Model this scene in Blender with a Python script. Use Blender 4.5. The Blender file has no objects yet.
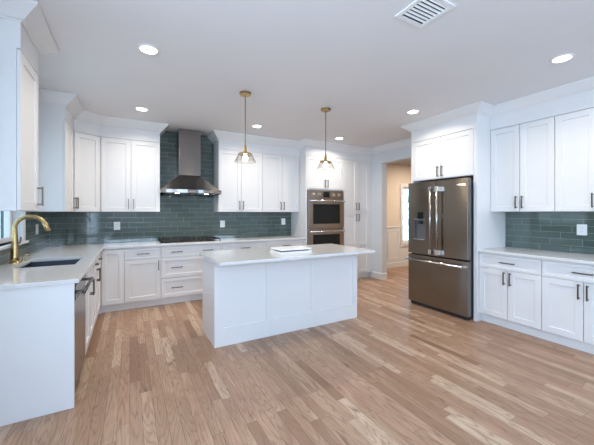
import bpy, bmesh, math, random
from mathutils import Vector
random.seed(7)
D = bpy.data; SC = bpy.context.scene; COL = SC.collection
R = math.radians

# ------------------------------------------------------------------ camera, world, lights, exposure
cam = D.objects.new('camera', D.cameras.new('camera')); COL.objects.link(cam)
cam.location = (0, 0, 1.381); cam.rotation_euler = (R(90), 0, R(-29))
cam.data.sensor_width = 36; cam.data.lens = 301.5/594*36
cam.data.shift_y = -9.9/594; cam.data.clip_start = .02
SC.camera = cam
SC.view_settings.view_transform = 'Standard'; SC.view_settings.look = 'None'
SC.view_settings.gamma = 1; SC.view_settings.use_curve_mapping = False
SC.view_settings.exposure = -0.12
SC.cycles.use_denoising = True; SC.cycles.max_bounces = 10; SC.cycles.diffuse_bounces = 6
SC.cycles.glossy_bounces = 4; SC.cycles.transparent_max_bounces = 16
SC.cycles.sample_clamp_indirect = 6; SC.cycles.caustics_reflective = False; SC.cycles.caustics_refractive = False

W = D.worlds.new('sky'); SC.world = W; W.use_nodes = True
wn = W.node_tree.nodes; wl = W.node_tree.links
bg = wn['Background']; tc = wn.new('ShaderNodeTexCoord'); sp = wn.new('ShaderNodeSeparateXYZ')
rp = wn.new('ShaderNodeValToRGB'); wl.new(tc.outputs['Generated'], sp.inputs[0]); wl.new(sp.outputs['Z'], rp.inputs[0])
rp.color_ramp.elements[0].position = 0.0; rp.color_ramp.elements[0].color = (.62, .80, .95, 1)
rp.color_ramp.elements[1].position = .6; rp.color_ramp.elements[1].color = (.34, .60, 1, 1)
wl.new(rp.outputs[0], bg.inputs['Color']); bg.inputs['Strength'].default_value = 3.6

def area(name, loc, rot, sx, sy, power, col, portal=False, spread=180, shape='RECTANGLE'):
    l = D.lights.new(name, 'AREA'); l.shape = shape; l.size = sx; l.size_y = sy
    l.energy = power; l.color = col; l.spread = R(spread)
    if portal: l.cycles.is_portal = True
    o = D.objects.new(name, l); COL.objects.link(o); o.location = loc; o.rotation_euler = rot
    return o
DAY = (.58, .76, 1.0)
area('daylight_rear', (.05, -3.24, 2.05), (R(90), 0, 0), 1.9, 1.1, 95, DAY)            # added light for unseen rear windows, set high to keep glare off tiles
area('daylight_rear', (3.875, -3.24, 2.05), (R(90), 0, 0), 1.05, 1.1, 55, DAY)
area('daylight_left', (-1.06, -.4, 1.45), (R(90), 0, R(-90)), 3.2, 1.7, 135, DAY)         # window beside the camera
area('sky_portal', (-1.13, 3.65, 1.66), (R(90), 0, R(-90)), 1.06, 1.14, 1, (1, 1, 1), portal=True)
area('hall_lamp_light', (6.2, 4.2, 2.6), (0, 0, 0), .5, .5, 62, (1.0, .82, .64))
def down_light(x, y, p):
    area('downlight_beam', (x, y, 2.722), (0, 0, 0), .10, .10, p, (1, .90, .78), spread=150, shape='DISK')
DL = [(.136, 4.44), (1.744, 4.44), (3.345, 4.44), (.136, 2.79), (3.33, 2.79), (3.325, 1.19)]
for x, y in DL: down_light(x, y, 12)

# ------------------------------------------------------------------ node helpers and materials
class NT:
    def __init__(s, name):
        s.m = D.materials.new(name); s.m.use_nodes = True; s.t = s.m.node_tree
        s.b = s.t.nodes['Principled BSDF']; s.out = s.t.nodes['Material Output']
    def n(s, typ, **kw):
        nd = s.t.nodes.new(typ)
        for k, v in kw.items(): setattr(nd, k, v)
        return nd
    def put(s, sock, v):
        if hasattr(v, 'is_output') or isinstance(v, bpy.types.NodeSocket): s.t.links.new(v, sock)
        elif v is not None: sock.default_value = v
    def math(s, op, a, b=None, c=None, clamp=False):
        nd = s.n('ShaderNodeMath', operation=op); nd.use_clamp = clamp
        s.put(nd.inputs[0], a); s.put(nd.inputs[1], b)
        if c is not None: s.put(nd.inputs[2], c)
        return nd.outputs[0]
    def vec(s, x, y, z):
        nd = s.n('ShaderNodeCombineXYZ')
        s.put(nd.inputs[0], x); s.put(nd.inputs[1], y); s.put(nd.inputs[2], z); return nd.outputs[0]
    def xyz(s):
        t = s.n('ShaderNodeTexCoord'); q = s.n('ShaderNodeSeparateXYZ'); s.t.links.new(t.outputs['Object'], q.inputs[0])
        s.co = t.outputs['Object']; return q.outputs
    def white(s, v):
        nd = s.n('ShaderNodeTexWhiteNoise', noise_dimensions='3D'); s.put(nd.inputs['Vector'], v); return nd.outputs
    def noise(s, v, scale, detail=3, rough=.5):
        nd = s.n('ShaderNodeTexNoise'); s.put(nd.inputs['Vector'], v); nd.inputs['Scale'].default_value = scale
        nd.inputs['Detail'].default_value = detail; nd.inputs['Roughness'].default_value = rough; return nd.outputs['Fac']
    def ramp(s, f, stops, interp='LINEAR'):
        nd = s.n('ShaderNodeValToRGB'); cr = nd.color_ramp; cr.interpolation = interp
        while len(cr.elements) < len(stops): cr.elements.new(.5)
        for e, (p, c) in zip(cr.elements, stops): e.position = p; e.color = (*c, 1)
        s.put(nd.inputs[0], f); return nd.outputs[0]
    def mix(s, f, a, b, blend='MIX'):
        nd = s.n('ShaderNodeMix', data_type='RGBA', blend_type=blend)
        s.put(nd.inputs['Factor'], f); s.put(nd.inputs['A'], a if not isinstance(a, tuple) else (*a, 1)); s.put(nd.inputs['B'], b if not isinstance(b, tuple) else (*b, 1))
        return nd.outputs['Result']
    def bump(s, h, dist, strength=1):
        nd = s.n('ShaderNodeBump'); nd.inputs['Distance'].default_value = dist; nd.inputs['Strength'].default_value = strength
        s.put(nd.inputs['Height'], h); s.t.links.new(nd.outputs[0], s.b.inputs['Normal'])
def simple(name, col, rough=.4, metal=0, nscale=8, namp=.03, emit=None, spec=None, bump=0, stretch=None, aniso=0):
    s = NT(name); s.xyz(); co = s.co
    if stretch:
        mp = s.n('ShaderNodeMapping'); mp.inputs['Scale'].default_value = stretch; s.t.links.new(co, mp.inputs[0]); co = mp.outputs[0]
    f = s.noise(co, nscale)
    lo = tuple(max(0, c*(1-namp)) for c in col); hi = tuple(min(1, c*(1+namp)) for c in col)
    s.put(s.b.inputs['Base Color'], s.ramp(f, [(.3, lo), (.7, hi)]))
    s.b.inputs['Metallic'].default_value = metal
    s.put(s.b.inputs['Roughness'], s.math('MULTIPLY_ADD', f, .06, rough-.03))
    if spec is not None: s.b.inputs['Specular IOR Level'].default_value = spec
    if bump: s.bump(f, bump)
    if aniso:
        s.b.inputs['Anisotropic'].default_value = aniso; tg = s.n('ShaderNodeCombineXYZ'); tg.inputs[2].default_value = 1
        s.t.links.new(tg.outputs[0], s.b.inputs['Tangent'])
    if emit:
        s.b.inputs['Emission Color'].default_value = (*emit[0], 1); s.b.inputs['Emission Strength'].default_value = emit[1]
    return s.m
M = {}
M['paint'] = simple('white_cabinet_paint', (.71, .71, .71), .36, nscale=5, namp=.008)
M['ceiling'] = simple('ceiling_paint', (.72, .72, .735), .85, nscale=3, namp=.01)
M['wall'] = simple('grey_wall_paint', (.62, .655, .68), .8, nscale=3, namp=.012)
M['hall'] = simple('beige_hall_paint', (.64, .57, .49), .8, nscale=3, namp=.015)
M['trim'] = simple('white_trim_paint', (.68, .68, .68), .35, nscale=5, namp=.008)
M['quartz'] = simple('white_quartz', (.66, .66, .655), .09, nscale=30, namp=.03)
M['steel'] = simple('brushed_steel', (.44, .42, .40), .27, 1, nscale=4, namp=.02)
M['hoodsteel'] = simple('hood_steel', (.27, .25, .235), .22, 1, nscale=3, namp=.02, aniso=.9)
M['slate'] = simple('slate_steel', (.235, .208, .18), .24, 1, nscale=2, namp=.02, aniso=.9)
M['oven'] = simple('oven_steel', (.37, .315, .27), .32, 1, nscale=3, namp=.02)
M['chrome'] = simple('polished_steel', (.78, .78, .78), .14, 1)
M['dwbar'] = simple('dark_steel_bar', (.16, .15, .145), .25, 1)
M['pull'] = simple('bronze_pull', (.15, .12, .095), .32, 1)
M['brass'] = simple('brushed_brass', (.52, .38, .17), .27, 1, namp=.06)
M['oldbrass'] = simple('aged_brass', (.42, .29, .13), .32, 1, namp=.08)
M['blackglass'] = simple('black_glass', (.010, .013, .013), .10, spec=.3)
M['black'] = simple('black_plastic', (.018, .018, .02), .45)
M['iron'] = simple('cast_iron', (.02, .018, .017), .55, nscale=40, namp=.3)
M['darksteel'] = simple('dark_side_panel', (.045, .052, .06), .38, .3)
M['sink'] = simple('sink_steel', (.055, .062, .08), .4, .8)
M['plastic'] = simple('white_plastic', (.80, .81, .80), .4)
M['slot'] = simple('outlet_slot', (.05, .05, .05), .6)
M['grey'] = simple('grey_plastic', (.12, .12, .125), .4)
M['lamp'] = simple('lit_lamp', (1, .95, .88), .5, emit=((1, .93, .84), 9))
M['hoodlamp'] = simple('lit_hood_lamp', (1, .95, .88), .5, emit=((1, .88, .72), 12))
M['bulb'] = simple('lit_bulb', (1, .9, .75), .5, emit=((1, .86, .64), 16))
M['ventdark'] = simple('vent_painted_shade', (.03, .035, .05), .8)
M['book'] = simple('white_slab', (.86, .86, .86), .3)
def glass(name, tint, gl, rough=.02):
    s = NT(name); s.t.nodes.remove(s.b)
    t = s.n('ShaderNodeBsdfTransparent'); g = s.n('ShaderNodeBsdfGlossy'); g.inputs['Roughness'].default_value = rough
    t.inputs[0].default_value = (*tint, 1); fr = s.n('ShaderNodeLayerWeight'); fr.inputs[0].default_value = .5
    f = s.math('MULTIPLY_ADD', s.math('POWER', fr.outputs['Facing'], 4), gl, .03, clamp=True)
    mx = s.n('ShaderNodeMixShader'); s.t.links.new(f, mx.inputs[0]); s.t.links.new(t.outputs[0], mx.inputs[1]); s.t.links.new(g.outputs[0], mx.inputs[2])
    s.t.links.new(mx.outputs[0], s.out.inputs[0]); return s.m
M['glass'] = glass('window_glass', (.96, .98, .98), .3)
M['shade'] = glass('clear_shade_glass', (.93, .92, .90), .9, .05)

def floor_mat():
    s = NT('oak_strip_floor'); x, y, z = s.xyz()[:3]
    pw = .074
    i = s.math('FLOOR', s.math('DIVIDE', x, pw))
    r1 = s.white(s.vec(i, 3.1, 0))['Value']
    ln = s.math('MULTIPLY_ADD', s.white(s.vec(i, 9.7, 4))['Value'], .55, .55)
    yy = s.math('DIVIDE', s.math('MULTIPLY_ADD', r1, 7.3, y), ln)
    j = s.math('FLOOR', yy)
    v = s.white(s.vec(i, j, 1.7))['Value']; v2 = s.white(s.vec(j, i, 8.3))['Value']
    base = s.ramp(v, [(0, (.26, .145, .085)), (.12, (.33, .20, .125)), (.32, (.40, .255, .162)), (.50, (.445, .29, .19)),
                      (.66, (.44, .265, .172)), (.82, (.52, .36, .24)), (.93, (.585, .43, .30)), (1, (.64, .49, .355))])
    off = s.math('MULTIPLY', v2, 41.0)
    # cathedral grain: contour lines of a long, smooth noise along the board
    field = s.noise(s.vec(s.math('MULTIPLY_ADD', x, 7.5, off), s.math('MULTIPLY_ADD', y, .9, off), off), 1.0, 1.5, .4)
    con = s.math('ABSOLUTE', s.math('SINE', s.math('MULTIPLY', field, 62)))
    lines = s.math('POWER', s.math('SUBTRACT', 1, con), 2.2)
    pores = s.noise(s.vec(s.math('MULTIPLY', x, 260), s.math('MULTIPLY_ADD', y, 9, off), off), 1, 3, .6)
    mott = s.noise(s.vec(s.math('MULTIPLY_ADD', x, 16, off), s.math('MULTIPLY', y, 2.2), off), 1, 4, .6)
    fleck = s.noise(s.vec(s.math('MULTIPLY_ADD', x, 40, off), s.math('MULTIPLY', y, 4.5), off), 1, 2, .5)
    c = s.mix(s.math('MULTIPLY', lines, s.math('MULTIPLY_ADD', pores, .9, .15)), base, (.20, .105, .065))
    c = s.mix(s.ramp(pores, [(.40, (0, 0, 0)), (.70, (.6, .6, .6))]), c, (.20, .11, .07))
    c = s.mix(s.ramp(mott, [(.40, (0, 0, 0)), (.75, (.42, .42, .42))]), c, (.26, .145, .09))
    c = s.mix(s.ramp(mott, [(.22, (.35, .35, .35)), (.42, (0, 0, 0))]), c, (.62, .47, .35))
    c = s.mix(s.ramp(fleck, [(.66, (0, 0, 0)), (.76, (.8, .8, .8))]), c, (.13, .07, .045))
    fx = s.math('FRACT', s.math('DIVIDE', x, pw)); fy = s.math('FRACT', yy)
    ex = s.math('MULTIPLY', s.math('MINIMUM', fx, s.math('SUBTRACT', 1, fx)), pw)
    ey = s.math('MULTIPLY', s.math('MINIMUM', fy, s.math('SUBTRACT', 1, fy)), ln)
    gap = s.math('LESS_THAN', s.math('MINIMUM', ex, ey), .0012)
    c = s.mix(s.math('MULTIPLY', gap, .8), c, (.12, .065, .04))
    s.put(s.b.inputs['Base Color'], c)
    s.put(s.b.inputs['Roughness'], s.math('MULTIPLY_ADD', mott, .12, .28))
    s.b.inputs['Specular IOR Level'].default_value = .35
    s.bump(s.math('SUBTRACT', s.math('MULTIPLY', pores, .15), gap), .0010, .5)
    return s.m
M['floor'] = floor_mat()
def tile_mat(axis):
    s = NT('green_glass_tile_' + axis); q = s.xyz(); u = q[0] if axis == 'x' else q[1]; z = q[2]
    th, tw, gr = .0775, .3065, .0014
    zr = s.math('DIVIDE', s.math('SUBTRACT', z, .915), th); row = s.math('FLOOR', zr)
    ur = s.math('DIVIDE', s.math('ADD', u, s.math('MULTIPLY', row, tw*.345)), tw); col = s.math('FLOOR', ur)
    w = s.white(s.vec(row, col, 3)); v = w['Value']
    fz = s.math('FRACT', zr); fu = s.math('FRACT', ur)
    ez = s.math('MULTIPLY', s.math('MINIMUM', fz, s.math('SUBTRACT', 1, fz)), th)
    eu = s.math('MULTIPLY', s.math('MINIMUM', fu, s.math('SUBTRACT', 1, fu)), tw)
    e = s.math('MINIMUM', ez, eu)
    t = s.math('GREATER_THAN', e, gr)
    cl = s.noise(s.vec(s.math('MULTIPLY', u, 6), s.math('MULTIPLY', z, 25), v), 1, 3)
    base = s.ramp(s.math('MULTIPLY_ADD', cl, .4, s.math('MULTIPLY', v, .6)), [(0, (.055, .082, .073)), (.5, (.078, .108, .096)), (1, (.108, .144, .128))])
    s.put(s.b.inputs['Base Color'], s.mix(t, (.27, .32, .31), base))
    s.put(s.b.inputs['Roughness'], s.math('MULTIPLY_ADD', t, -.52, .6))
    s.b.inputs['Specular IOR Level'].default_value = .5; s.b.inputs['Coat Weight'].default_value = .3; s.b.inputs['Coat Roughness'].default_value = .03
    h = s.math('MULTIPLY', s.math('MINIMUM', e, .005), 200)
    wav = s.noise(s.vec(s.math('MULTIPLY_ADD', v, 50, s.math('MULTIPLY', u, 9)), s.math('MULTIPLY', z, 14), 0), 1, 2)
    s.bump(s.math('MULTIPLY_ADD', wav, .5, h), .0010, .22)
    return s.m
M['tile_x'] = tile_mat('x'); M['tile_y'] = tile_mat('y')

# ------------------------------------------------------------------ mesh helpers
def mesh(name, bm, mat, parent=None, bevel=0, smooth=False, solid=0):
    bmesh.ops.remove_doubles(bm, verts=bm.verts, dist=1e-6)
    bmesh.ops.recalc_face_normals(bm, faces=bm.faces)
    me = D.meshes.new(name); bm.to_mesh(me); bm.free()
    if smooth:
        for p in me.polygons: p.use_smooth = True
    me.materials.append(M[mat] if isinstance(mat, str) else mat)
    o = D.objects.new(name, me); COL.objects.link(o); o.parent = parent
    if solid:
        md = o.modifiers.new('thickness', 'SOLIDIFY'); md.thickness = solid; md.offset = 0
    if bevel:
        md = o.modifiers.new('bevel', 'BEVEL'); md.width = bevel; md.segments = 2; md.limit_method = 'ANGLE'; md.angle_limit = R(40)
    return o
def bx(bm, x0, x1, y0, y1, z0, z1):
    v = [bm.verts.new(p) for p in ((x0,y0,z0),(x1,y0,z0),(x1,y1,z0),(x0,y1,z0),(x0,y0,z1),(x1,y0,z1),(x1,y1,z1),(x0,y1,z1))]
    for f in ((0,3,2,1),(4,5,6,7),(0,1,5,4),(1,2,6,5),(2,3,7,6),(3,0,4,7)): bm.faces.new([v[i] for i in f])
def each(name, L, mat, parent=None, bevel=0):
    for b in L: boxes(name, [b], mat, parent, bevel)
def boxes(name, L, mat, parent=None, bevel=0):
    """several boxes of one part; each is its own island (no doubles merge across)"""
    bm = bmesh.new()
    for b in L: bx(bm, *b)
    bmesh.ops.recalc_face_normals(bm, faces=bm.faces)
    me = D.meshes.new(name); bm.to_mesh(me); bm.free(); me.materials.append(M[mat])
    o = D.objects.new(name, me); COL.objects.link(o); o.parent = parent
    if bevel:
        md = o.modifiers.new('bevel', 'BEVEL'); md.width = bevel; md.segments = 2; md.limit_method = 'ANGLE'; md.angle_limit = R(40)
    return o
def lathe(name, prof, mat, parent=None, seg=32, loc=(0, 0, 0), axis='z', smooth=True, closed=False):
    bm = bmesh.new(); rings = []
    for r, h in prof:
        if r < 1e-6: rings.append([bm.verts.new((0, 0, h))]); continue
        rings.append([bm.verts.new((r*math.cos(2*math.pi*k/seg), r*math.sin(2*math.pi*k/seg), h)) for k in range(seg)])
    prs = list(zip(rings, rings[1:]))
    if closed: prs.append((rings[-1], rings[0]))
    for a, b in prs:
        for k in range(seg):
            k2 = (k+1) % seg
            if len(a) == 1 and len(b) == 1: continue
            if len(a) == 1: bm.faces.new((a[0], b[k], b[k2]))
            elif len(b) == 1: bm.faces.new((a[k], a[k2], b[0]))
            else: bm.faces.new((a[k], a[k2], b[k2], b[k]))
    for v in bm.verts:
        x, y, z = v.co
        if axis == 'y': v.co = (x, z, y)
        if axis == 'x': v.co = (z, x, y)
        v.co += Vector(loc)
    bmesh.ops.recalc_face_normals(bm, faces=bm.faces)
    me = D.meshes.new(name); bm.to_mesh(me); bm.free()
    if smooth:
        for p in me.polygons: p.use_smooth = True
        me.set_sharp_from_angle(angle=R(35))
    me.materials.append(M[mat]); o = D.objects.new(name, me); COL.objects.link(o); o.parent = parent
    return o
def tube_bm(bm, pts, rad, seg=14):
    pts = [Vector(p) for p in pts]; rads = rad if isinstance(rad, list) else [rad]*len(pts)
    prev = None; up = Vector((0, 0, 1)); rings = []
    for i, p in enumerate(pts):
        t = (pts[min(i+1, len(pts)-1)] - pts[max(i-1, 0)]).normalized()
        if prev is None:
            a = t.cross(up) if abs(t.dot(up)) < .95 else t.cross(Vector((0, 1, 0)))
        else: a = prev - t*prev.dot(t)
        a.normalize(); b = t.cross(a); prev = a
        rings.append([bm.verts.new(p + a*rads[i]*math.cos(2*math.pi*k/seg) + b*rads[i]*math.sin(2*math.pi*k/seg)) for k in range(seg)])
    for a, b in zip(rings, rings[1:]):
        for k in range(seg): bm.faces.new((a[k], a[(k+1) % seg], b[(k+1) % seg], b[k]))
    bm.faces.new(rings[0][::-1]); bm.faces.new(rings[-1])
def tube(name, pts, rad, mat, parent=None, seg=14):
    bm = bmesh.new(); tube_bm(bm, pts, rad, seg)
    return mesh(name, bm, mat, parent, smooth=True)
def slab(name, A, B, keep, c0, c1, plane, mat, parent=None, bevel=0):
    """grid slab: cells of breaks A x B kept by keep(a,b); plane 'xy','xz','yz'; thickness c0..c1; only outer faces"""
    bm = bmesh.new(); V = {}
    def P(a, b, c): return {'xy': (a, b, c), 'xz': (a, c, b), 'yz': (c, a, b)}[plane]
    def vv(a, b, c):
        if (a, b, c) not in V: V[(a, b, c)] = bm.verts.new(P(a, b, c))
        return V[(a, b, c)]
    nA, nB = len(A)-1, len(B)-1
    K = {(i, j): keep((A[i]+A[i+1])/2, (B[j]+B[j+1])/2) for i in range(nA) for j in range(nB)}
    for (i, j), k in K.items():
        if not k: continue
        a0, a1, b0, b1 = A[i], A[i+1], B[j], B[j+1]
        for c in (c0, c1): bm.faces.new([vv(a0,b0,c), vv(a1,b0,c), vv(a1,b1,c), vv(a0,b1,c)])
        for (di, dj, q) in ((-1,0,((a0,b0),(a0,b1))), (1,0,((a1,b0),(a1,b1))), (0,-1,((a0,b0),(a1,b0))), (0,1,((a0,b1),(a1,b1)))):
            if not K.get((i+di, j+dj), False):
                (p, r), (s, t) = q; bm.faces.new([vv(p,r,c0), vv(s,t,c0), vv(s,t,c1), vv(p,r,c1)])
    bmesh.ops.dissolve_limit(bm, angle_limit=.01, verts=bm.verts, edges=bm.edges)
    return mesh(name, bm, mat, parent, bevel)
def sweep(name, path, prof, mat, parent=None):
    """profile (offset to the right of the path, z) swept along an XY polyline with mitred corners"""
    P = [Vector(p) for p in path]; n = len(P); bm = bmesh.new(); rings = []
    nr = [Vector(((P[i+1]-P[i]).y, -(P[i+1]-P[i]).x)).normalized() for i in range(n-1)]
    for i in range(n):
        if i == 0: m = nr[0]
        elif i == n-1: m = nr[-1]
        else:
            m = nr[i-1] + nr[i]; m = m / (1 + nr[i-1].dot(nr[i]))
        rings.append([bm.verts.new((P[i].x + m.x*o, P[i].y + m.y*o, z)) for o, z in prof])
    k = len(prof)
    for a, b in zip(rings, rings[1:]):
        for q in range(k): bm.faces.new((a[q], a[(q+1) % k], b[(q+1) % k], b[q]))
    bm.faces.new(rings[0]); bm.faces.new(rings[-1][::-1])
    return mesh(name, bm, mat, parent)

# ------------------------------------------------------------------ object helpers
def tag(o, label=None, cat=None, group=None):
    if label: o['label'] = label
    if cat: o['category'] = cat
    if group: o['group'] = group
    return o
def thing(name, label, cat, loc=(0, 0, 0), rz=0, group=None):
    o = D.objects.new(name, None); COL.objects.link(o); o.empty_display_size = .05
    o.location = loc; o.rotation_euler = (0, 0, rz); return tag(o, label, cat, group)
def struct(o): o['kind'] = 'structure'; return o
def copy_tree(o, parent=None):
    c = o.copy(); COL.objects.link(c); c.parent = parent
    for ch in [q for q in D.objects if q.parent == o]: copy_tree(ch, c)
    return c

# ------------------------------------------------------------------ dimensions
XL, XR, YB, YR, ZC = -1.01, 4.52, 5.47, -3.2, 2.74
DT, FZ = 2.462, 2.59            # top of doors, foot of the crown

# ------------------------------------------------------------------ room shell
struct(boxes('floor', [(-1.2, 8.6, -3.4, 5.7, -.1, 0)], 'floor'))
struct(boxes('ceiling', [(-1.16, 4.66, -3.35, 5.62, ZC, ZC+.1)], 'ceiling'))
struct(slab('wall_left', [-3.35, -2.0, 1.2, 3.1, 4.2, 5.62], [0, .6, 1.08, 2.3, ZC],
     lambda y, z: not (-2.0 < y < 1.2 and .6 < z < 2.3) and not (3.1 < y < 4.2 and 1.08 < z < 2.3), XL-.15, XL, 'yz', 'wall'))
struct(boxes('wall_back', [(XL, 4.66, YB, YB+.15, 0, ZC)], 'wall'))
struct(slab('wall_right', [-3.35, 3.26, 4.57, YB], [0, 2.40, ZC], lambda y, z: not (3.26 < y < 4.57 and z < 2.40), XR, XR+.14, 'yz', 'wall'))
struct(slab('wall_rear', [XL, -.9, 1.0, 3.35, 4.4, XR], [0, 1.5, 2.6, ZC], lambda x, z: not (1.5 < z < 2.6 and (-.9 < x < 1.0 or 3.35 < x < 4.4)), YR-.15, YR, 'xz', 'wall'))
# the passage room beyond the opening
struct(slab('wall_hall_back', [4.66, 6.12, 6.72, 8.5], [0, .62, 2.04, ZC], lambda x, z: not (6.12 < x < 6.72 and .62 < z < 2.04), YB, YB+.15, 'xz', 'hall'))
struct(boxes('wall_hall_right', [(8.5, 8.6, 1.5, YB+.1, 0, ZC)], 'hall'))
struct(boxes('wall_hall_front', [(4.66, 8.5, 1.4, 1.5, 0, ZC)], 'hall'))
struct(boxes('ceiling_hall', [(4.66, 8.6, 1.4, 5.62, ZC, ZC+.1)], 'hall'))

def crown_profile(fz, pr=.112):
    q = [(0, 0), (.07, 0), (.09, .08), (.22, .14), (.42, .36), (.74, .66), (.93, .80), (1, .88), (1, 1), (0, 1)]
    return [(a*pr, fz+b*(ZC-.001-fz)) for a, b in q]
SMALL = [(.001, 2.625), (.010, 2.625), (.016, 2.645), (.05, 2.69), (.075, 2.715), (.085, 2.725), (.085, ZC-.001), (.001, ZC-.001)]
BASEB = [(.001, 0), (.018, 0), (.018, .115), (.010, .135), (.001, .14)]
struct(sweep('trim_1', [(XR, 4.853), (XR, 3.255)], SMALL, 'trim'))
struct(sweep('trim_2', [(4.662, YB), (8.5, YB)], SMALL, 'trim'))
struct(sweep('baseboard_right', [(XR, 4.848), (XR, 4.57), (XR+.14, 4.57)], BASEB, 'trim'))
struct(sweep('baseboard_hall', [(4.662, YB-.012), (8.5, YB-.012)], BASEB, 'trim'))
# wainscot on the hall wall
wb = []
wb.append((4.665, 6.03, YB-.010, YB-.001, .14, 1.0)); wb.append((6.81, 8.5, YB-.010, YB-.001, .14, 1.0)); wb.append((6.03, 6.81, YB-.010, YB-.001, .14, .50))
wb += [(4.665, 6.03, YB-.022, YB-.010, .90, 1.0), (4.665, 6.03, YB-.022, YB-.010, .14, .24), (4.665, 6.03, YB-.036, YB-.001, 1.0, 1.035)]
for x in (4.665, 5.14, 5.60, 5.95): wb.append((x, x+.085, YB-.022, YB-.010, .24, .90))
struct(boxes('trim_3', wb, 'trim', bevel=.003))

# sink window (window_1) in the left wall
w1 = D.objects.new('window_1', None); COL.objects.link(w1); w1.location = (XL, 3.65, 1.08); struct(w1)
def rel(L, o): return [(a-o[0], b-o[0], c-o[1], d-o[1], e-o[2], f-o[2]) for a, b, c, d, e, f in L]
o1 = (XL, 3.65, 1.08)
boxes('casing', rel([(XL, XL+.02, 3.01, 3.10, 1.08, 2.39), (XL, XL+.02, 4.20, 4.29, 1.08, 2.39), (XL, XL+.02, 3.10, 4.20, 2.30, 2.39)], o1), 'trim', w1, .002)
boxes('window_sill', rel([(XL-.13, XL+.045, 2.99, 4.31, 1.055, 1.08)], o1), 'trim', w1, .004)
boxes('sash', rel([(XL-.11, XL-.07, 3.10, 3.15, 1.08, 2.30), (XL-.11, XL-.07, 4.15, 4.20, 1.08, 2.30), (XL-.11, XL-.07, 3.15, 4.15, 1.08, 1.13),
     (XL-.11, XL-.07, 3.15, 4.15, 2.25, 2.30), (XL-.11, XL-.07, 3.62, 3.68, 1.13, 2.25)], o1), 'trim', w1, .002)
boxes('muntin', rel([(XL-.10, XL-.08, y, y+.018, 1.13, 2.25) for y in (3.31, 3.46, 3.84, 3.99)] + [(XL-.098, XL-.082, 3.15, 4.15, z, z+.018) for z in (1.49, 1.87)], o1), 'grey', w1)
boxes('pane', rel([(XL-.092, XL-.088, 3.13, 4.17, 1.11, 2.27)], o1), 'glass', w1)
# leaded hall window (window_2)
w2 = D.objects.new('window_2', None); COL.objects.link(w2); w2.location = (6.42, YB, .62); struct(w2); o2 = (6.42, YB, .62)
boxes('casing', rel([(6.04, 6.12, YB-.03, YB, .50, 2.13), (6.72, 6.80, YB-.03, YB, .50, 2.13), (6.12, 6.72, YB-.03, YB, 2.04, 2.13), (6.12, 6.72, YB-.04, YB, .52, .62)], o2), 'trim', w2, .003)
boxes('sash', rel([(6.12, 6.16, YB+.04, YB+.07, .62, 2.04), (6.68, 6.72, YB+.04, YB+.07, .62, 2.04), (6.16, 6.68, YB+.04, YB+.07, .62, .66), (6.16, 6.68, YB+.04, YB+.07, 2.0, 2.04)], o2), 'trim', w2)
boxes('pane', rel([(6.15, 6.69, YB+.053, YB+.057, .65, 2.01)], o2), 'glass', w2)
bm = bmesh.new()
for z in (.95, 1.30, 1.66): tube_bm(bm, [(-.26, .05, z-.62), (.26, .05, z-.62)], .006, 6)
for x in (-.13, 0, .13): tube_bm(bm, [(x, .05, .04), (x, .05, 1.38)], .005, 6)
for zc in (.5, 1.13):
    for sx in (-.13, .13):
        tube_bm(bm, [(sx+.11*math.cos(a), .049, zc+.16*math.sin(a)) for a in [k*math.pi/8 for k in range(17)]], .006, 6)
for k in range(4): tube_bm(bm, [(-.2+.05*k, .048, .1+.3*k), (-.1+.05*k, .048, .3+.3*k), (.1, .048, .22+.3*k), (.2, .048, .36+.28*k)], .006, 6)
mesh('leading', bm, 'slot', w2)
# unseen window frames behind the camera; rear pair shaped for the light
for k, (x0, x1) in ((3, (-.9, 1.0)), (5, (3.35, 4.4))):
    w3 = D.objects.new('window_%d' % k, None); COL.objects.link(w3); w3.location = (x0, YR, 1.5); struct(w3)
    n = 3 if k == 3 else 2
    boxes('window_frame', rel([(x0-.07, x0, YR, YR+.02, 1.5, 2.67), (x1, x1+.07, YR, YR+.02, 1.5, 2.67), (x0, x1, YR, YR+.02, 2.6, 2.67), (x0-.07, x1+.07, YR, YR+.04, 1.46, 1.5)] +
         [(x0+(x1-x0)*q/n-.03, x0+(x1-x0)*q/n+.03, YR-.03, YR, 1.5, 2.6) for q in range(1, n)], (x0, YR, 1.5)), 'trim', w3)
w5 = D.objects.new('window_4', None); COL.objects.link(w5); w5.location = (XL, -.4, .6); struct(w5); o5 = (XL, -.4, .6)
boxes('window_frame', rel([(XL, XL+.02, -2.09, -2.0, .6, 2.39), (XL, XL+.02, 1.2, 1.29, .6, 2.39), (XL, XL+.02, -2.0, 1.2, 2.3, 2.39), (XL-.03, XL+.04, -2.09, 1.29, .56, .6),
     (XL-.04, XL, -.96, -.90, .6, 2.3), (XL-.04, XL, .10, .16, .6, 2.3)], o5), 'trim', w5)

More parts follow.
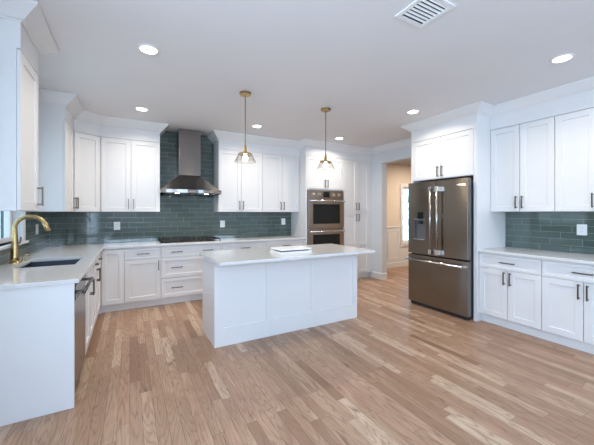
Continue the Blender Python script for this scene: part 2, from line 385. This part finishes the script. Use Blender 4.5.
# ------------------------------------------------------------------ cabinets (local frame: x along the front, y into the wall, front of doors y=0)
STILE = .062
def door_bm(w, h, splits=(), st=STILE):
    """shaker panel: frame with stepped recess; local x 0..w, z 0..h, y 0 (front) .. .02"""
    bm = bmesh.new(); rec = .012; ch = .0035
    zs = [0, st]
    for s_ in splits: zs += [s_*h-st/2, s_*h+st/2]
    zs += [h-st, h]
    xs = [0, st, w-st, w]
    g = {}
    def v(x, y, z):
        k = (round(x, 6), round(y, 6), round(z, 6))
        if k not in g: g[k] = bm.verts.new((x, y, z))
        return g[k]
    for i in range(3):
        for j in range(len(zs)-1):
            a, b, c, d = xs[i], xs[i+1], zs[j], zs[j+1]
            if i == 1 and j % 2 == 1:
                o = [(a, 0, c), (b, 0, c), (b, 0, d), (a, 0, d)]
                n_ = [(a+ch, rec, c+ch), (b-ch, rec, c+ch), (b-ch, rec, d-ch), (a+ch, rec, d-ch)]
                for q in range(4): bm.faces.new([v(*o[q]), v(*o[(q+1) % 4]), v(*n_[(q+1) % 4]), v(*n_[q])])
                bm.faces.new([v(*p) for p in n_])
            else: bm.faces.new([v(a, 0, c), v(b, 0, c), v(b, 0, d), v(a, 0, d)])
    for j in range(len(zs)-1):
        for x in (0, w): bm.faces.new([v(x, 0, zs[j]), v(x, 0, zs[j+1]), v(x, .02, zs[j+1]), v(x, .02, zs[j])])
    for i in range(3):
        for z in (0, h): bm.faces.new([v(xs[i], 0, z), v(xs[i+1], 0, z), v(xs[i+1], .02, z), v(xs[i], .02, z)])
    loop = [v(x, .02, 0) for x in xs] + [v(w, .02, z) for z in zs[1:]] + [v(x, .02, h) for x in xs[-2::-1]] + [v(0, .02, z) for z in zs[-2:0:-1]]
    bm.faces.new(loop)
    return bm
HB = {}
def handle(parent, x, z, vertical=True, L=.15, off=0.0):
    key = (vertical, L)
    if key not in HB:
        s = .0055; h = L/2; bm = bmesh.new()
        if vertical:
            bx(bm, -s, s, -.036, -.026, -h, h)
            for q in (-h+.012, h-.012): bx(bm, -s, s, -.0262, 0, q-s, q+s)
        else:
            bx(bm, -h, h, -.036, -.026, -s, s)
            for q in (-h+.012, h-.012): bx(bm, q-s, q+s, -.0262, 0, -s, s)
        me = D.meshes.new('handle'); bm.to_mesh(me); bm.free(); me.materials.append(M['pull']); HB[key] = me
    o = D.objects.new('handle', HB[key]); COL.objects.link(o); o.parent = parent; o.location = (x, off, z); return o
G = .0032
def door(parent, x0, x1, z0, z1, hd=None, hz=None, splits=(), name='door'):
    w, h = x1-x0-2*G, z1-z0-2*G
    o = mesh(name, door_bm(w, h, splits), 'paint', parent, bevel=.0012); o.location = (x0+G, 0, z0+G)
    if hd: handle(o, (.03 if hd == 'l' else w-.03), (hz-z0-G), True)
    return o
def drawer(parent, x0, x1, z0, z1, hs=(.5,), L=.16):
    w, h = x1-x0-2*G, z1-z0-2*G
    st = .05 if h > .2 else .03
    o = mesh('drawer', door_bm(w, h, (), st), 'paint', parent, bevel=.0012); o.location = (x0+G, 0, z0+G)
    for f in hs: handle(o, w*f, h/2, False, L)
    return o
def carcass(parent, w, d, z0, z1, name='carcass', x0=0):
    return boxes(name, [(x0, x0+w, .021, d, z0, z1)], 'paint', parent, .001)
def base_cab(label, loc, rz, w, d=.60, toe=True, group=None):
    t = thing('base_cabinet', label, 'cabinet', loc, rz, group)
    carcass(t, w, d, .108, .884)
    boxes('toe_kick', [(0, w, .062, .08, 0, .108)], 'paint', t)
    return t
def wall_cab(label, loc, rz, w, d, doors, group=None, z0=1.393):
    t = thing('wall_cabinet', label, 'cabinet', loc, rz, group)
    boxes('carcass', [(0, w, .021, d, z0, ZC-.002)], 'paint', t, .001)
    for (a, b, hd) in doors: door(t, a, b, z0, DT-.004, hd, z0+.115)
    return t
CR = R(-90); CL = R(90)
# --- back wall bases (door front plane y=4.873)
yb = 4.873; BD = YB-yb-.003
t = base_cab('narrow white base cabinet with one door in the back-left counter corner', (-.345, yb, 0), 0, .279, BD)
door(t, .003, .279, .11, .868)
boxes('corner_filler', [(-.03, .0, .021, .06, .0, .884)], 'paint', t)
t = base_cab('white base cabinet with a drawer over one door, left of the cooktop', (-.066, yb, 0), 0, .468, BD)
drawer(t, 0, .468, .712, .868); door(t, 0, .468, .11, .709, 'r', .61)
t = base_cab('wide white drawer base cabinet with three drawers below the gas cooktop', (.402, yb, 0), 0, .915, BD)
drawer(t, 0, .915, .712, .868, (.24, .74)); drawer(t, 0, .915, .405, .709, (.24, .74)); drawer(t, 0, .915, .11, .402, (.24, .74))
t = base_cab('white base cabinet behind the island, directly right of the cooktop drawers', (1.317, yb, 0), 0, .764, BD)
drawer(t, 0, .764, .712, .868); door(t, 0, .382, .11, .709, 'r', .61); door(t, .382, .764, .11, .709, 'l', .61)
t = base_cab('white base cabinet behind the island, next to the wall oven column', (2.081, yb, 0), 0, .806, BD)
drawer(t, 0, .806, .712, .868); door(t, 0, .403, .11, .709, 'r', .61); door(t, .403, .806, .11, .709, 'l', .61)
# --- left run (door front plane x=-.339)
xl = -.345; LD = xl-XL-.003
ep = boxes('end_panel', [(XL+.002, xl, 2.63, 2.655, 0, .884)], 'paint', bevel=.001)
tag(ep, 'large plain white end panel of the sink counter, nearest the camera', 'panel')
t = base_cab('white sink base cabinet with two doors beside the dishwasher', (xl, 3.262, 0), CL, .70, LD)
door(t, 0, .35, .11, .868, 'r', .64); door(t, .35, .70, .11, .868, 'l', .64)
# hollow under the bowl: replace the solid carcass
for ch in list(t.children):
    if ch.name.startswith('carcass'): D.objects.remove(ch)
boxes('carcass', [(0, .012, .021, LD, .108, .884), (.688, .70, .021, LD, .108, .884), (.012, .688, LD-.012, LD, .108, .884), (.012, .688, .021, LD, .108, .12), (.012, .688, .021, .033, .108, .884)], 'paint', t)
t = base_cab('narrow white base cabinet past the sink with a short drawer over a door', (xl, 3.962, 0), CL, .335, LD)
drawer(t, 0, .335, .712, .868, (.5,), .10); door(t, 0, .335, .11, .709, 'r', .64)
t = base_cab('white base cabinet of the sink run ending at the inside counter corner', (xl, 4.297, 0), CL, .54, LD)
drawer(t, 0, .54, .712, .868, (.5,), .10); door(t, 0, .54, .11, .709, 'l', .64)
# --- right wall bases (front plane x=3.886)
xr = 3.886; RD = XR-xr-.003
for lab, y0, w, sp in (('white base cabinet beside the refrigerator with a drawer over two doors', 2.233, .667, .331), ('white base cabinet at the right edge of the photo, drawer over two doors', 1.566, .686, .344)):
    t = base_cab(lab, (xr, y0, 0), CR, w, RD)
    drawer(t, 0, w, .70, .868); door(t, 0, sp, .11, .697, 'r', .60); door(t, sp, w, .11, .697, 'l', .60)
# --- right wall uppers (front plane x=4.15)
xu = 4.15
t = wall_cab('white two-door wall cabinet on the right wall, beside the refrigerator surround', (xu, 2.233, 0), CR, .683, XR-xu-.003, [(0, .336, 'r'), (.336, .683, 'l')])
t = wall_cab('white wall cabinet on the right wall, cut by the right edge of the photo', (xu, 1.550, 0), CR, .69, XR-xu-.003, [(0, .352, 'r'), (.352, .69, 'l')])
# --- back uppers (front plane y=5.10)
yu = 5.10; UD = YB-yu-.003
wall_cab('white two-door wall cabinet between the corner cabinet and the range hood', (-.36, yu, 0), 0, .767, UD, [(0, .375, 'r'), (.375, .767, 'l')])
wall_cab('white two-door wall cabinet immediately right of the range hood', (1.313, yu, 0), 0, .796, UD, [(0, .396, 'r'), (.396, .796, 'l')])
wall_cab('white two-door wall cabinet left of the wall oven column', (2.109, yu, 0), 0, .778, UD, [(0, .396, 'r'), (.396, .778, 'l')])
# --- left uppers (front plane x=-.65)
xv = -.65; VD = xv-XL-.003
wall_cab('tall white wall cabinet hanging above the near end of the sink counter', (-.63, 2.62, 0), CL, .45, VD+.02, [(0, .45, 'r')])
wall_cab('white single-door wall cabinet on the left wall beyond the sink window', (xv, 4.34, 0), CL, .59, VD, [(0, .59, 'r')])
# diagonal corner cabinet
ax, ay, bx_, by_ = -.65, 4.93, -.36, 5.10
ang = math.atan2(by_-ay, bx_-ax); wd = math.hypot(bx_-ax, by_-ay)
t = thing('corner_wall_cabinet', 'white wall cabinet with a diagonal door in the back-left corner', 'cabinet', (ax, ay, 0), ang)
bm = bmesh.new(); c, s = math.cos(ang), math.sin(ang)
def loc2(x, y): dx, dy = x-ax, y-ay; return (dx*c+dy*s, -dx*s+dy*c)
inn = .021
pl = [(inn*s*-1+ax, ay+inn*c), (bx_-inn*s, by_+inn*c), (bx_-.001, YB-.003), (XL+.003, YB-.003), (XL+.003, ay+.001)]
pl[0] = (ax-.0205, ay+.0125); pl[1] = (bx_-.001, by_+.0245)
q0 = [bm.verts.new((*loc2(*p), 1.393)) for p in pl]; q1 = [bm.verts.new((*loc2(*p), ZC-.002)) for p in pl]
bm.faces.new(q0[::-1]); bm.faces.new(q1)
for k in range(5): bm.faces.new((q0[k], q0[(k+1) % 5], q1[(k+1) % 5], q1[k]))
mesh('carcass', bm, 'paint', t)
door(t, .004, wd-.004, 1.393, DT-.004, 'l', 1.508)
# --- tall oven column and pantry (front plane y=4.873)
t = thing('oven_cabinet', 'tall white cabinet column holding the double wall oven', 'cabinet', (2.89, yb, 0))
boxes('carcass', [(0, .03, .0, BD, .108, ZC-.002), (.885, .908, .0, BD, .108, ZC-.002), (.03, .885, .021, BD, 1.815, ZC-.002), (.03, .885, .021, BD, .108, .47), (.03, .885, BD-.02, BD, .47, 1.815)], 'paint', t, .001)
boxes('toe_kick', [(0, .908, .062, .08, 0, .108)], 'paint', t)
door(t, .03, .458, 1.835, DT-.004, 'r', 1.945); door(t, .458, .885, 1.835, DT-.004, 'l', 1.945)
drawer(t, .03, .885, .11, .465)
t = thing('pantry_cabinet', 'tall white pantry cabinet with four doors beside the passage opening', 'cabinet', (3.80, yb, 0))
boxes('carcass', [(0, .717, .021, BD, .108, ZC-.002), (.655, .717, 0, .021, .108, FZ)], 'paint', t, .001)
boxes('toe_kick', [(0, .717, .062, .08, 0, .108)], 'paint', t)
for a, b, hd in ((0, .327, 'r'), (.327, .655, 'l')):
    door(t, a, b, 1.393, DT-.004, hd, 1.505); door(t, a, b, .11, 1.388, hd, 1.275, splits=(.48,))
# --- fridge surround
t = thing('refrigerator_surround_cabinet', 'white cabinet and side panels framing the refrigerator', 'cabinet', (3.84, 3.25, 0), CR)
FD = XR-3.84-.003
boxes('side_panel', [(0, .03, 0, FD, 0, ZC-.002)], 'paint', t, .001)
boxes('side_panel', [(.975, 1.015, 0, FD, 0, ZC-.002)], 'paint', t, .001)
boxes('carcass', [(.03, .975, .021, FD, 1.862, ZC-.002)], 'paint', t)
door(t, .03, .5025, 1.865, DT-.004, 'r', 1.965); door(t, .5025, .975, 1.865, DT-.004, 'l', 1.965)

# --- crown runs (frieze + crown)
CN = [3]
def crown(path, fz):
    fr = [(-.018, DT), (-.0001, DT), (-.0001, fz+.02), (-.018, fz+.02)]
    CN[0] += 1; t = D.objects.new('trim_%d' % CN[0], None); COL.objects.link(t); struct(t)
    sweep('crown_moulding', path, crown_profile(fz), 'paint', t); sweep('frieze_board', path, fr, 'paint', t)
crown([(XL+.001, 2.62), (-.63, 2.62), (-.63, 3.07), (XL+.001, 3.07)], 2.635)
crown([(XL+.001, 4.34), (-.65, 4.34), (-.65, 4.93), (-.36, 5.10), (.407, 5.10), (.407, YB-.010)], 2.61)
crown([(1.313, YB-.010), (1.313, 5.10), (2.89, 5.10), (2.89, yb), (XR-.001, yb)], 2.61)
crown([(XR-.001, 3.25), (3.84, 3.25), (3.84, 2.235), (4.15, 2.235), (4.15, .86)], 2.635)

# --- countertops
o = slab('countertop', [XL+.002, -.86, -.435, -.315, 2.887], [2.60, 3.35, 3.93, 4.843, YB-.002],
     lambda x, y: (x < -.315 or y > 4.843) and not (-.86 < x < -.435 and 3.35 < y < 3.93), .885, .915, 'xy', 'quartz', bevel=.003)
tag(o, 'white quartz countertop, L-shaped, around the sink and the cooktop', 'countertop')
o = boxes('countertop', [(3.856, XR-.002, .88, 2.232, .885, .915)], 'quartz', bevel=.003)
tag(o, 'white quartz countertop along the right wall beside the refrigerator', 'countertop')
# --- backsplashes
o = slab('tile_backsplash', [XL+.009, .407, 1.313, 2.887], [.916, 1.392, ZC-.001], lambda x, z: z < 1.392 or .407 < x < 1.313, YB-.009, YB-.001, 'xz', 'tile_x')
tag(o, 'green glossy subway tile backsplash on the back wall, rising behind the hood', 'backsplash')
o = slab('tile_backsplash', [2.60, 2.985, 4.315, YB-.010], [.916, 1.052, 1.392], lambda y, z: z < 1.052 or not 2.985 < y < 4.315, XL+.001, XL+.008, 'yz', 'tile_y')
tag(o, 'green glossy subway tile backsplash on the left wall below the sink window', 'backsplash')
o = boxes('tile_backsplash', [(XR-.009, XR-.001, .88, 2.232, .916, 1.392)], 'tile_y')
tag(o, 'green glossy subway tile backsplash on the right wall above the side counter', 'backsplash')

# ------------------------------------------------------------------ island
ix0, ix1, iy0, iy1 = .755, 2.622, 3.092, 3.668
t = thing('kitchen_island', 'white panelled kitchen island body in the middle of the floor', 'island', ((ix0+ix1)/2, (iy0+iy1)/2, 0))
hw, hd_ = (ix1-ix0)/2, (iy1-iy0)/2
boxes('body', [(-hw, hw, -hd_+.02, hd_-.02, 0, .884)], 'paint', t, .001)
# three recessed front panels
cuts = [-hw, 1.372-ix0-hw, 1.962-ix0-hw, hw]
for k in range(3):
    w = cuts[k+1]-cuts[k]; L0 = .078 if k == 0 else .052; L1 = .052 if k == 1 else .047
    if k == 2: L1 = .072
    bm = bmesh.new(); rec = .012
    xs = [0, L0, w-L1, w-.0012]; zs = [0, .185, .80, .884]
    for i in range(3):
        for j in range(3):
            if i == 1 and j == 1: bx(bm, xs[1], xs[2], rec, .0199, zs[1], zs[2])
            else: bx(bm, xs[i], xs[i+1], 0, .0199, zs[j], zs[j+1])
    bmesh.ops.remove_doubles(bm, verts=bm.verts, dist=1e-5)
    o = mesh('front_panel', bm, 'paint', t); o.location = (cuts[k], -hd_, 0)
o = boxes('side_panel', [(-hw-.002, -hw-.0001, -hd_, hd_, 0, .884)], 'paint', t)
for k in range(3):
    w = 2*hw/3
    o = mesh('door', door_bm(w-.005, .758), 'paint', t); o.rotation_euler = (0, 0, math.pi); o.location = (-hw+w*(k+1)-.0025, hd_, .11)
o = boxes('countertop', [(.728, 2.655, 2.79, 3.72, .885, .915)], 'quartz', bevel=.003)
tag(o, 'white quartz island countertop overhanging toward the camera', 'countertop')
# two flat white slabs stacked on the island
t = thing('white_tray', 'lower of two flat white trays stacked on the island top', 'tray', (1.672, 3.165, .9155), R(2))
boxes('tray_base', [(-.205, .205, -.14, .14, 0, .015)], 'book', t, .003)
boxes('rim', [(-.205, .205, -.14, -.13, .015, .020), (-.205, .205, .13, .14, .015, .020), (-.205, -.195, -.13, .13, .015, .020), (.195, .205, -.13, .13, .015, .020)], 'book', t)
t2 = thing('white_tray', 'upper of two flat white trays stacked on the island top', 'tray', (1.688, 3.195, .9382), R(1))
boxes('tray_base', [(-.205, .205, -.14, .14, 0.010, .024)], 'book', t2, .003)
boxes('foot', [(-.18, .18, -.115, .115, -.0022, .010)], 'grey', t2)  # dark spacer, its colour stands for the shaded gap between the trays

# ------------------------------------------------------------------ sink, faucet
t = thing('kitchen_sink', 'dark steel undermount sink set in the counter below the window', 'sink', (-.6475, 3.64, .884))
bm = bmesh.new(); X0, X1, Y0, Y1, ZB = -.2205, .2205, -.298, .298, -.23
a = [bm.verts.new(p) for p in ((X0,Y0,0),(X1,Y0,0),(X1,Y1,0),(X0,Y1,0))]
b = [bm.verts.new(p) for p in ((X0+.01,Y0+.01,ZB),(X1-.01,Y0+.01,ZB),(X1-.01,Y1-.01,ZB),(X0+.01,Y1-.01,ZB))]
for k in range(4): bm.faces.new((a[k], a[(k+1) % 4], b[(k+1) % 4], b[k]))
bm.faces.new(b)
mesh('bowl', bm, 'sink', t, solid=.003)
lathe('drain', [(0, -.222), (.045, -.222), (.045, -.226), (0, -.226)], 'chrome', t, 20)
t = thing('kitchen_faucet', 'brushed brass gooseneck faucet standing behind the sink', 'faucet', (-.93, 3.70, .9155))
lathe('base', [(0, 0), (.040, 0), (.040, .006), (.034, .012), (.0, .012)], 'brass', t)
pts = [(0, 0, .01), (0, 0, .05), (0, 0, .12), (0, 0, .20), (0, 0, .322)]; rd = [.034, .032, .029, .023, .018]
for k in range(1, 15):
    a = math.pi - k*math.pi/14*.93; pts.append((.113+.113*math.cos(a), 0, .322+.108*math.sin(a))); rd.append(.018)
tube('spout', pts, rd, 'brass', t, 18)
e = Vector(pts[-1]); d_ = (Vector(pts[-1])-Vector(pts[-2])).normalized()
tube('spray_head', [e-d_*.035, e, e+d_*.055, e+d_*.06], [.018, .0205, .022, .019], 'brass', t, 18)
tube('lever', [(.012, .0, .175), (.034, .002, .185), (.040, .002, .20), (.042, .002, .24)], [.009, .008, .0065, .006], 'pull', t, 10)
t = thing('soap_dispenser', 'small brass soap dispenser at the foot of the faucet', 'dispenser', (-.89, 3.80, .9155))
lathe('body', [(0, 0), (.017, 0), (.017, .012), (.010, .018), (.008, .05), (0, .05)], 'brass', t, 20)
tube('nozzle', [(0, 0, .048), (0, 0, .060), (.02, 0, .062), (.045, 0, .056)], [.007, .007, .006, .005], 'brass', t, 10)

# ------------------------------------------------------------------ dishwasher
t = thing('dishwasher', 'stainless dishwasher at the near end of the sink counter', 'dishwasher', (xl, 2.657, 0), CL)
boxes('tub', [(0, .602, .03, LD-.02, .10, .88)], 'black', t)
boxes('front_panel', [(.003, .599, 0, .028, .11, .745)], 'slate', t, .003)
boxes('control_panel', [(.003, .599, -.004, .028, .755, .878)], 'blackglass', t, .003)
boxes('toe_kick', [(.003, .599, .055, .07, 0, .10)], 'black', t)
hb = tube('handle', [(.03, -.052, .80), (.572, -.052, .80)], .012, 'dwbar', t)
each('handle_bracket', [(.05, .075, -.052, -.004, .79, .81), (.527, .552, -.052, -.004, .79, .81)], 'dwbar', t)

# ------------------------------------------------------------------ gas cooktop
t = thing('gas_cooktop', 'stainless gas cooktop with black grates set in the back counter', 'cooktop', (.858, 5.155, .9155))
boxes('tray', [(-.455, .455, -.255, .255, 0, .008)], 'chrome', t, .003)
bn = [(-.31, .12, .042), (-.31, -.10, .032), (0, .07, .055), (.31, .12, .042), (.31, -.10, .032)]
for x, y, r in bn: lathe('burner', [(0, .008), (r, .008), (r, .018), (r*.72, .022), (r*.72, .027), (0, .027)], 'iron', t, 24, (x, y, 0))
for cx_, w in ((-.31, .27), (0, .24), (.31, .27)):
    y0 = -.22 if cx_ else -.08
    L = [(cx_-w/2, cx_+w/2, y0, y0+.012, .032, .046), (cx_-w/2, cx_+w/2, .21, .222, .032, .046), (cx_-w/2, cx_-w/2+.012, y0, .222, .032, .046), (cx_+w/2-.012, cx_+w/2, y0, .222, .032, .046)]
    for q in range(1, 5): xx = cx_-w/2+w*q/5; L.append((xx-.005, xx+.005, y0+.012, .21, .034, .048))
    for q in (.33, .66): yy = y0+(.222-y0)*q; L.append((cx_-w/2+.012, cx_+w/2-.012, yy-.005, yy+.005, .034, .046))
    for fx in (cx_-w/2, cx_+w/2-.014):
        for fy in (y0, .208): L.append((fx, fx+.014, fy, fy+.014, .008, .032))
    boxes('grate', L, 'iron', t)
for k in range(5): lathe('knob', [(0, .008), (.021, .008), (.021, .013), (.017, .016), (.015, .034), (0, .034)], 'iron', t, 20, (-.13+.065*k, -.19, 0))

# ------------------------------------------------------------------ range hood
t = thing('range_hood', 'stainless steel chimney range hood above the cooktop', 'range hood', (.860, YB-.010, 1.682))
hw = .456; dp = .585; bow = .065
def bowed(w, d, b, z, n=12):
    P = [(-w, 0, z)]
    for k in range(n+1):
        u = -1+2*k/n; P.append((w*u, -(d-b) - b*(1-u*u), z))
    P.append((w, 0, z)); return P
bm = bmesh.new(); rings = []
for k, (w, d, b, z) in enumerate(((hw, dp-.012, bow, 0), (hw, dp, bow, .004), (hw, dp, bow, .056), (hw-.004, dp-.006, bow, .062))):
    rings.append([bm.verts.new(p) for p in bowed(w, d, b, z)])
n = len(rings[0])
for a, b in zip(rings, rings[1:]):
    for k in range(n): bm.faces.new((a[k], a[(k+1) % n], b[(k+1) % n], b[k]))
bm.faces.new(rings[0][::-1]); bm.faces.new(rings[-1])
mesh('lower_band', bm, 'hoodsteel', t)
bm = bmesh.new(); rings = []
N = 10
for k in range(N+1):
    f = k/N; g = 1-(1-f)**1.22
    w = (hw-.006)*(1-f)+.168*f; d = (dp-.01)*(1-f)+.292*f; bw = bow*(1-f)+.004*f
    rings.append([bm.verts.new(p) for p in bowed(w, d, bw, .062+.243*(f**1.1))])
for a, b in zip(rings, rings[1:]):
    for k in range(n): bm.faces.new((a[k], a[(k+1) % n], b[(k+1) % n], b[k]))
bm.faces.new(rings[0][::-1]); bm.faces.new(rings[-1])
mesh('canopy', bm, 'hoodsteel', t)
boxes('chimney', [(-.170, .170, -.30, 0, .305, ZC-1.682-.002)], 'hoodsteel', t, .003)
boxes('filter', [(-.40, .40, -.44, -.06, -.004, 0)], 'steel', t)
for x in (-.22, .22):
    lathe('hood_lamp', [(0, -.004), (.030, -.004), (.030, 0), (0, 0)], 'hoodlamp', t, 20, (x, -.495, 0))
for x in (-.22, .22): area('hood_beam', (.860+x, YB-.505, 1.674), (0, 0, 0), .05, .05, 1.6, (1, .85, .68), spread=140, shape='DISK')
for k in range(4): lathe('button', [(0, -.002), (.005, -.002), (.005, .001), (0, .001)], 'chrome', t, 12, (-.03+.02*k, -(dp+.0005), .03), 'y')

# ------------------------------------------------------------------ double wall oven
t = thing('double_wall_oven', 'brown-tinted stainless double wall oven with black glass doors', 'oven', (3.3475, yb, 0))
ow = .415
boxes('housing', [(-ow, ow, .001, .40, .475, 1.81)], 'oven', t, .002)
boxes('control_panel', [(-ow, ow, -.02, 0, 1.655, 1.805)], 'oven', t, .003)
boxes('display', [(-.075, .075, -.023, -.0205, 1.675, 1.785)], 'blackglass', t, .001)
for x in (-.30, -.17, .17, .30): lathe('knob', [(0, -.022), (.036, -.022), (.036, -.026), (.026, -.03), (.023, -.05), (0, -.052)], 'chrome', t, 24, (x, 0, 1.73), 'y')
for z0, z1 in ((1.09, 1.645), (.485, 1.06)):
    o = boxes('oven_door', [(-ow, ow, -.03, 0, z0, z1)], 'oven', t, .004)
    gw = .315
    boxes('door_glass', [(-gw, gw, -.033, -.0305, z0+.075, z1-.10)], 'blackglass', o, .001)
    tube('handle', [(-ow+.005, -.075, z1-.038), (ow-.005, -.075, z1-.038)], .013, 'chrome', o)
    each('handle_bracket', [(-ow+.02, -ow+.045, -.07, -.0302, z1-.05, z1-.026), (ow-.045, ow-.02, -.07, -.0302, z1-.05, z1-.026)], 'chrome', o)

# ------------------------------------------------------------------ refrigerator (front plane x=3.74)
t = thing('refrigerator', 'dark stainless french door refrigerator with water dispenser', 'refrigerator', (3.735, 3.215, 0), CR)
fw = .93
boxes('body', [(.005, fw-.005, .075, .72, .03, 1.80)], 'darksteel', t, .004)
boxes('hinge_cover', [(.03, .13, .02, .14, 1.80, 1.825)], 'black', t); boxes('hinge_cover', [(fw-.13, fw-.03, .02, .14, 1.80, 1.825)], 'black', t)
sp = .4775
# left door with dispenser recess
dz0, dz1, dx0, dx1 = .985, 1.30, .10, .30
bm = bmesh.new()
zz = [.775, dz0, dz1, 1.825]; xx = [0, dx0, dx1, sp-.002]
for i in range(3):
    for j in range(3):
        if i == 1 and j == 1: bx(bm, xx[1], xx[2], .055, .07, zz[1], zz[2])
        else: bx(bm, xx[i], xx[i+1], 0, .07, zz[j], zz[j+1])
bmesh.ops.remove_doubles(bm, verts=bm.verts, dist=1e-5)
ld = mesh('fridge_door', bm, 'slate', t)
boxes('dispenser_recess', [(dx0, dx1, .050, .0549, dz0, dz1), (dx0, dx0+.006, .001, .05, dz0, dz1), (dx1-.006, dx1, .001, .05, dz0, dz1), (dx0, dx1, .001, .05, dz1-.035, dz1)], 'grey', ld)
boxes('dispenser_tray', [(dx0+.006, dx1-.006, -.012, .05, dz0, dz0+.010)], 'chrome', ld)
boxes('dispenser_control', [(dx0+.07, dx0+.165, -.004, .0, dz1-.01, dz1+.085)], 'blackglass', ld)
boxes('dispenser_spout', [(dx0+.075, dx0+.125, .008, .04, dz1-.085, dz1-.035)], 'black', ld)
rd_ = boxes('fridge_door', [(sp+.002, fw, 0, .07, .775, 1.825)], 'slate', t, .004)
boxes('badge', [(fw-.135, fw-.035, -.002, 0, 1.735, 1.752)], 'chrome', rd_)
dr = boxes('freezer_drawer', [(0, fw, 0, .07, .055, .755)], 'slate', t, .004)
for par, x in ((ld, sp-.052), (rd_, sp+.052)):
    tube('handle', [(x, -.062, .80), (x, -.062, 1.735)], .0135, 'steel', par)
    each('handle_end', [(x-.022, x+.022, -.075, 0, .795, .865), (x-.022, x+.022, -.075, 0, 1.67, 1.74)], 'chrome', par, .004)
tube('handle', [(.01, -.062, .69), (fw-.04, -.062, .69)], .0135, 'chrome', dr)
each('handle_end', [(.012, .04, -.066, 0, .675, .705), (fw-.07, fw-.042, -.066, 0, .675, .705)], 'chrome', dr)
boxes('base_grille', [(.02, fw-.02, .03, .075, .012, .05)], 'black', t)
each('foot', [(.03, .07, .04, .10, 0, .012), (fw-.07, fw-.03, .04, .10, 0, .012), (.03, .07, .6, .66, 0, .03), (fw-.07, fw-.03, .6, .66, 0, .03)], 'black', t)

# ------------------------------------------------------------------ outlets
def outlet(label, loc, rz, w=.085, h=.125, double=True):
    t = thing('wall_outlet', label, 'outlet', loc, rz)
    boxes('cover_plate', [(-w/2, w/2, -.006, 0, -h/2, h/2)], 'plastic', t, .002)
    xs = (0,) if w < .1 else (-.025, .025)
    for x in xs:
        for z in (-.021, .021):
            f = boxes('socket', [(x-.016, x+.016, -.008, -.006, z-.015, z+.015)], 'plastic', t, .001)
            boxes('slot', [(x-.008, x-.006, -.0085, -.0079, z-.005, z+.006), (x+.006, x+.008, -.0085, -.0079, z-.005, z+.006)], 'slot', f)
yo = YB-.0095
outlet('white outlet on the back backsplash near the left corner', (-.175, yo, 1.175), 0)
outlet('white outlet on the back backsplash just right of the hood', (1.475, yo, 1.175), 0)
outlet('white outlet on the back backsplash nearest the wall ovens', (2.71, yo, 1.20), 0)
outlet('white outlet on the left backsplash, seen past the faucet', (XL+.0085, 4.80, 1.175), CL)
outlet('white outlet on the right wall backsplash', (XR-.0095, 1.432, 1.185), CR, .09)

# ------------------------------------------------------------------ ceiling fixtures
names = ['recessed ceiling light toward the back-left corner cabinets, left of the hood', 'recessed ceiling light between the two pendant lamps', 'recessed ceiling light in front of the pantry doors, right of both pendants',
         'recessed ceiling light nearest the near left cabinet', 'recessed ceiling light in front of the refrigerator cabinet', 'recessed ceiling light at upper right, near the right wall cabinets']
proto = None
for (x, y), lab in zip(DL, names):
    if proto is None:
        proto = thing('recessed_light', lab, 'ceiling light', (x, y, ZC), 0, 'round recessed ceiling lights')
        lathe('trim_ring', [(.064, -.008), (.068, -.009), (.085, -.004), (.086, -.0005), (.064, -.0005)], 'plastic', proto, 32, closed=True)
        lathe('lens', [(0, -.009), (.0635, -.007), (.0635, -.0005), (0, -.0005)], 'lamp', proto, 28)
    else:
        c_ = copy_tree(proto); c_.location = (x, y, ZC); c_['label'] = lab
def pendant(label, x, y):
    t = thing('pendant_lamp', label, 'pendant light', (x, y, ZC), 0, 'brass pendants over the island')
    lathe('canopy', [(0, -.001), (.064, -.001), (.064, -.022), (.058, -.028), (0, -.028)], 'oldbrass', t)
    lathe('rod', [(0, -.60), (.0065, -.60), (.0065, -.028), (0, -.028)], 'oldbrass', t, 12)
    lathe('socket', [(0, -.695), (.021, -.695), (.022, -.68), (.020, -.66), (.013, -.61), (.012, -.592), (0, -.592)], 'oldbrass', t, 20)
    lathe('cap_ring', [(0, -.690), (.074, -.688), (.081, -.697), (.079, -.703), (0, -.697)], 'brass', t, 32)
    lathe('glass_shade', [(.075, -.700), (.120, -.788), (.123, -.788), (.078, -.700)], 'shade', t, 40, closed=True)
    lathe('bulb', [(0, -.697), (.012, -.702), (.017, -.712), (.029, -.733), (.031, -.748), (.022, -.768), (0, -.778)], 'bulb', t, 20)
    l = D.lights.new('pendant_glow', 'POINT'); l.energy = 1.7; l.color = (1, .84, .62); l.shadow_soft_size = .035
    lo = D.objects.new('pendant_glow', l); COL.objects.link(lo); lo.parent = t; lo.location = (0, 0, -.82)
    return t
pendant('brass pendant with clear glass shade over the left end of the island', 1.144, 3.275)
pendant('brass pendant with clear glass shade over the right end of the island', 2.244, 3.275)
t = thing('air_vent', 'white louvred air vent in the ceiling at the top of the photo', 'vent', (1.73, 1.355, ZC), 0)
vs = .135
boxes('frame', [(-vs, vs, -vs, -vs+.03, -.012, -.001), (-vs, vs, vs-.03, vs, -.012, -.001), (-vs, -vs+.03, -vs+.03, vs-.03, -.012, -.001), (vs-.03, vs, -vs+.03, vs-.03, -.012, -.001)], 'plastic', t, .002)
boxes('backing', [(-vs+.03, vs-.03, -vs+.03, vs-.03, -.003, -.001)], 'ventdark', t)  # flat dark sheet, the shade between the slats put into its colour
for k in range(7):
    bm = bmesh.new(); x = -.101+.0285*k
    q = [(x+.010, -.0125), (x, -.005), (x+.0025, -.005), (x+.0125, -.0125)]
    a = [bm.verts.new((-vs+.03, py, pz)) for py, pz in q]; b = [bm.verts.new((vs-.03, py, pz)) for py, pz in q]
    for i in range(4): bm.faces.new((a[i], a[(i+1) % 4], b[(i+1) % 4], b[i]))
    bm.faces.new(a); bm.faces.new(b[::-1]); mesh('slat', bm, 'plastic', t)
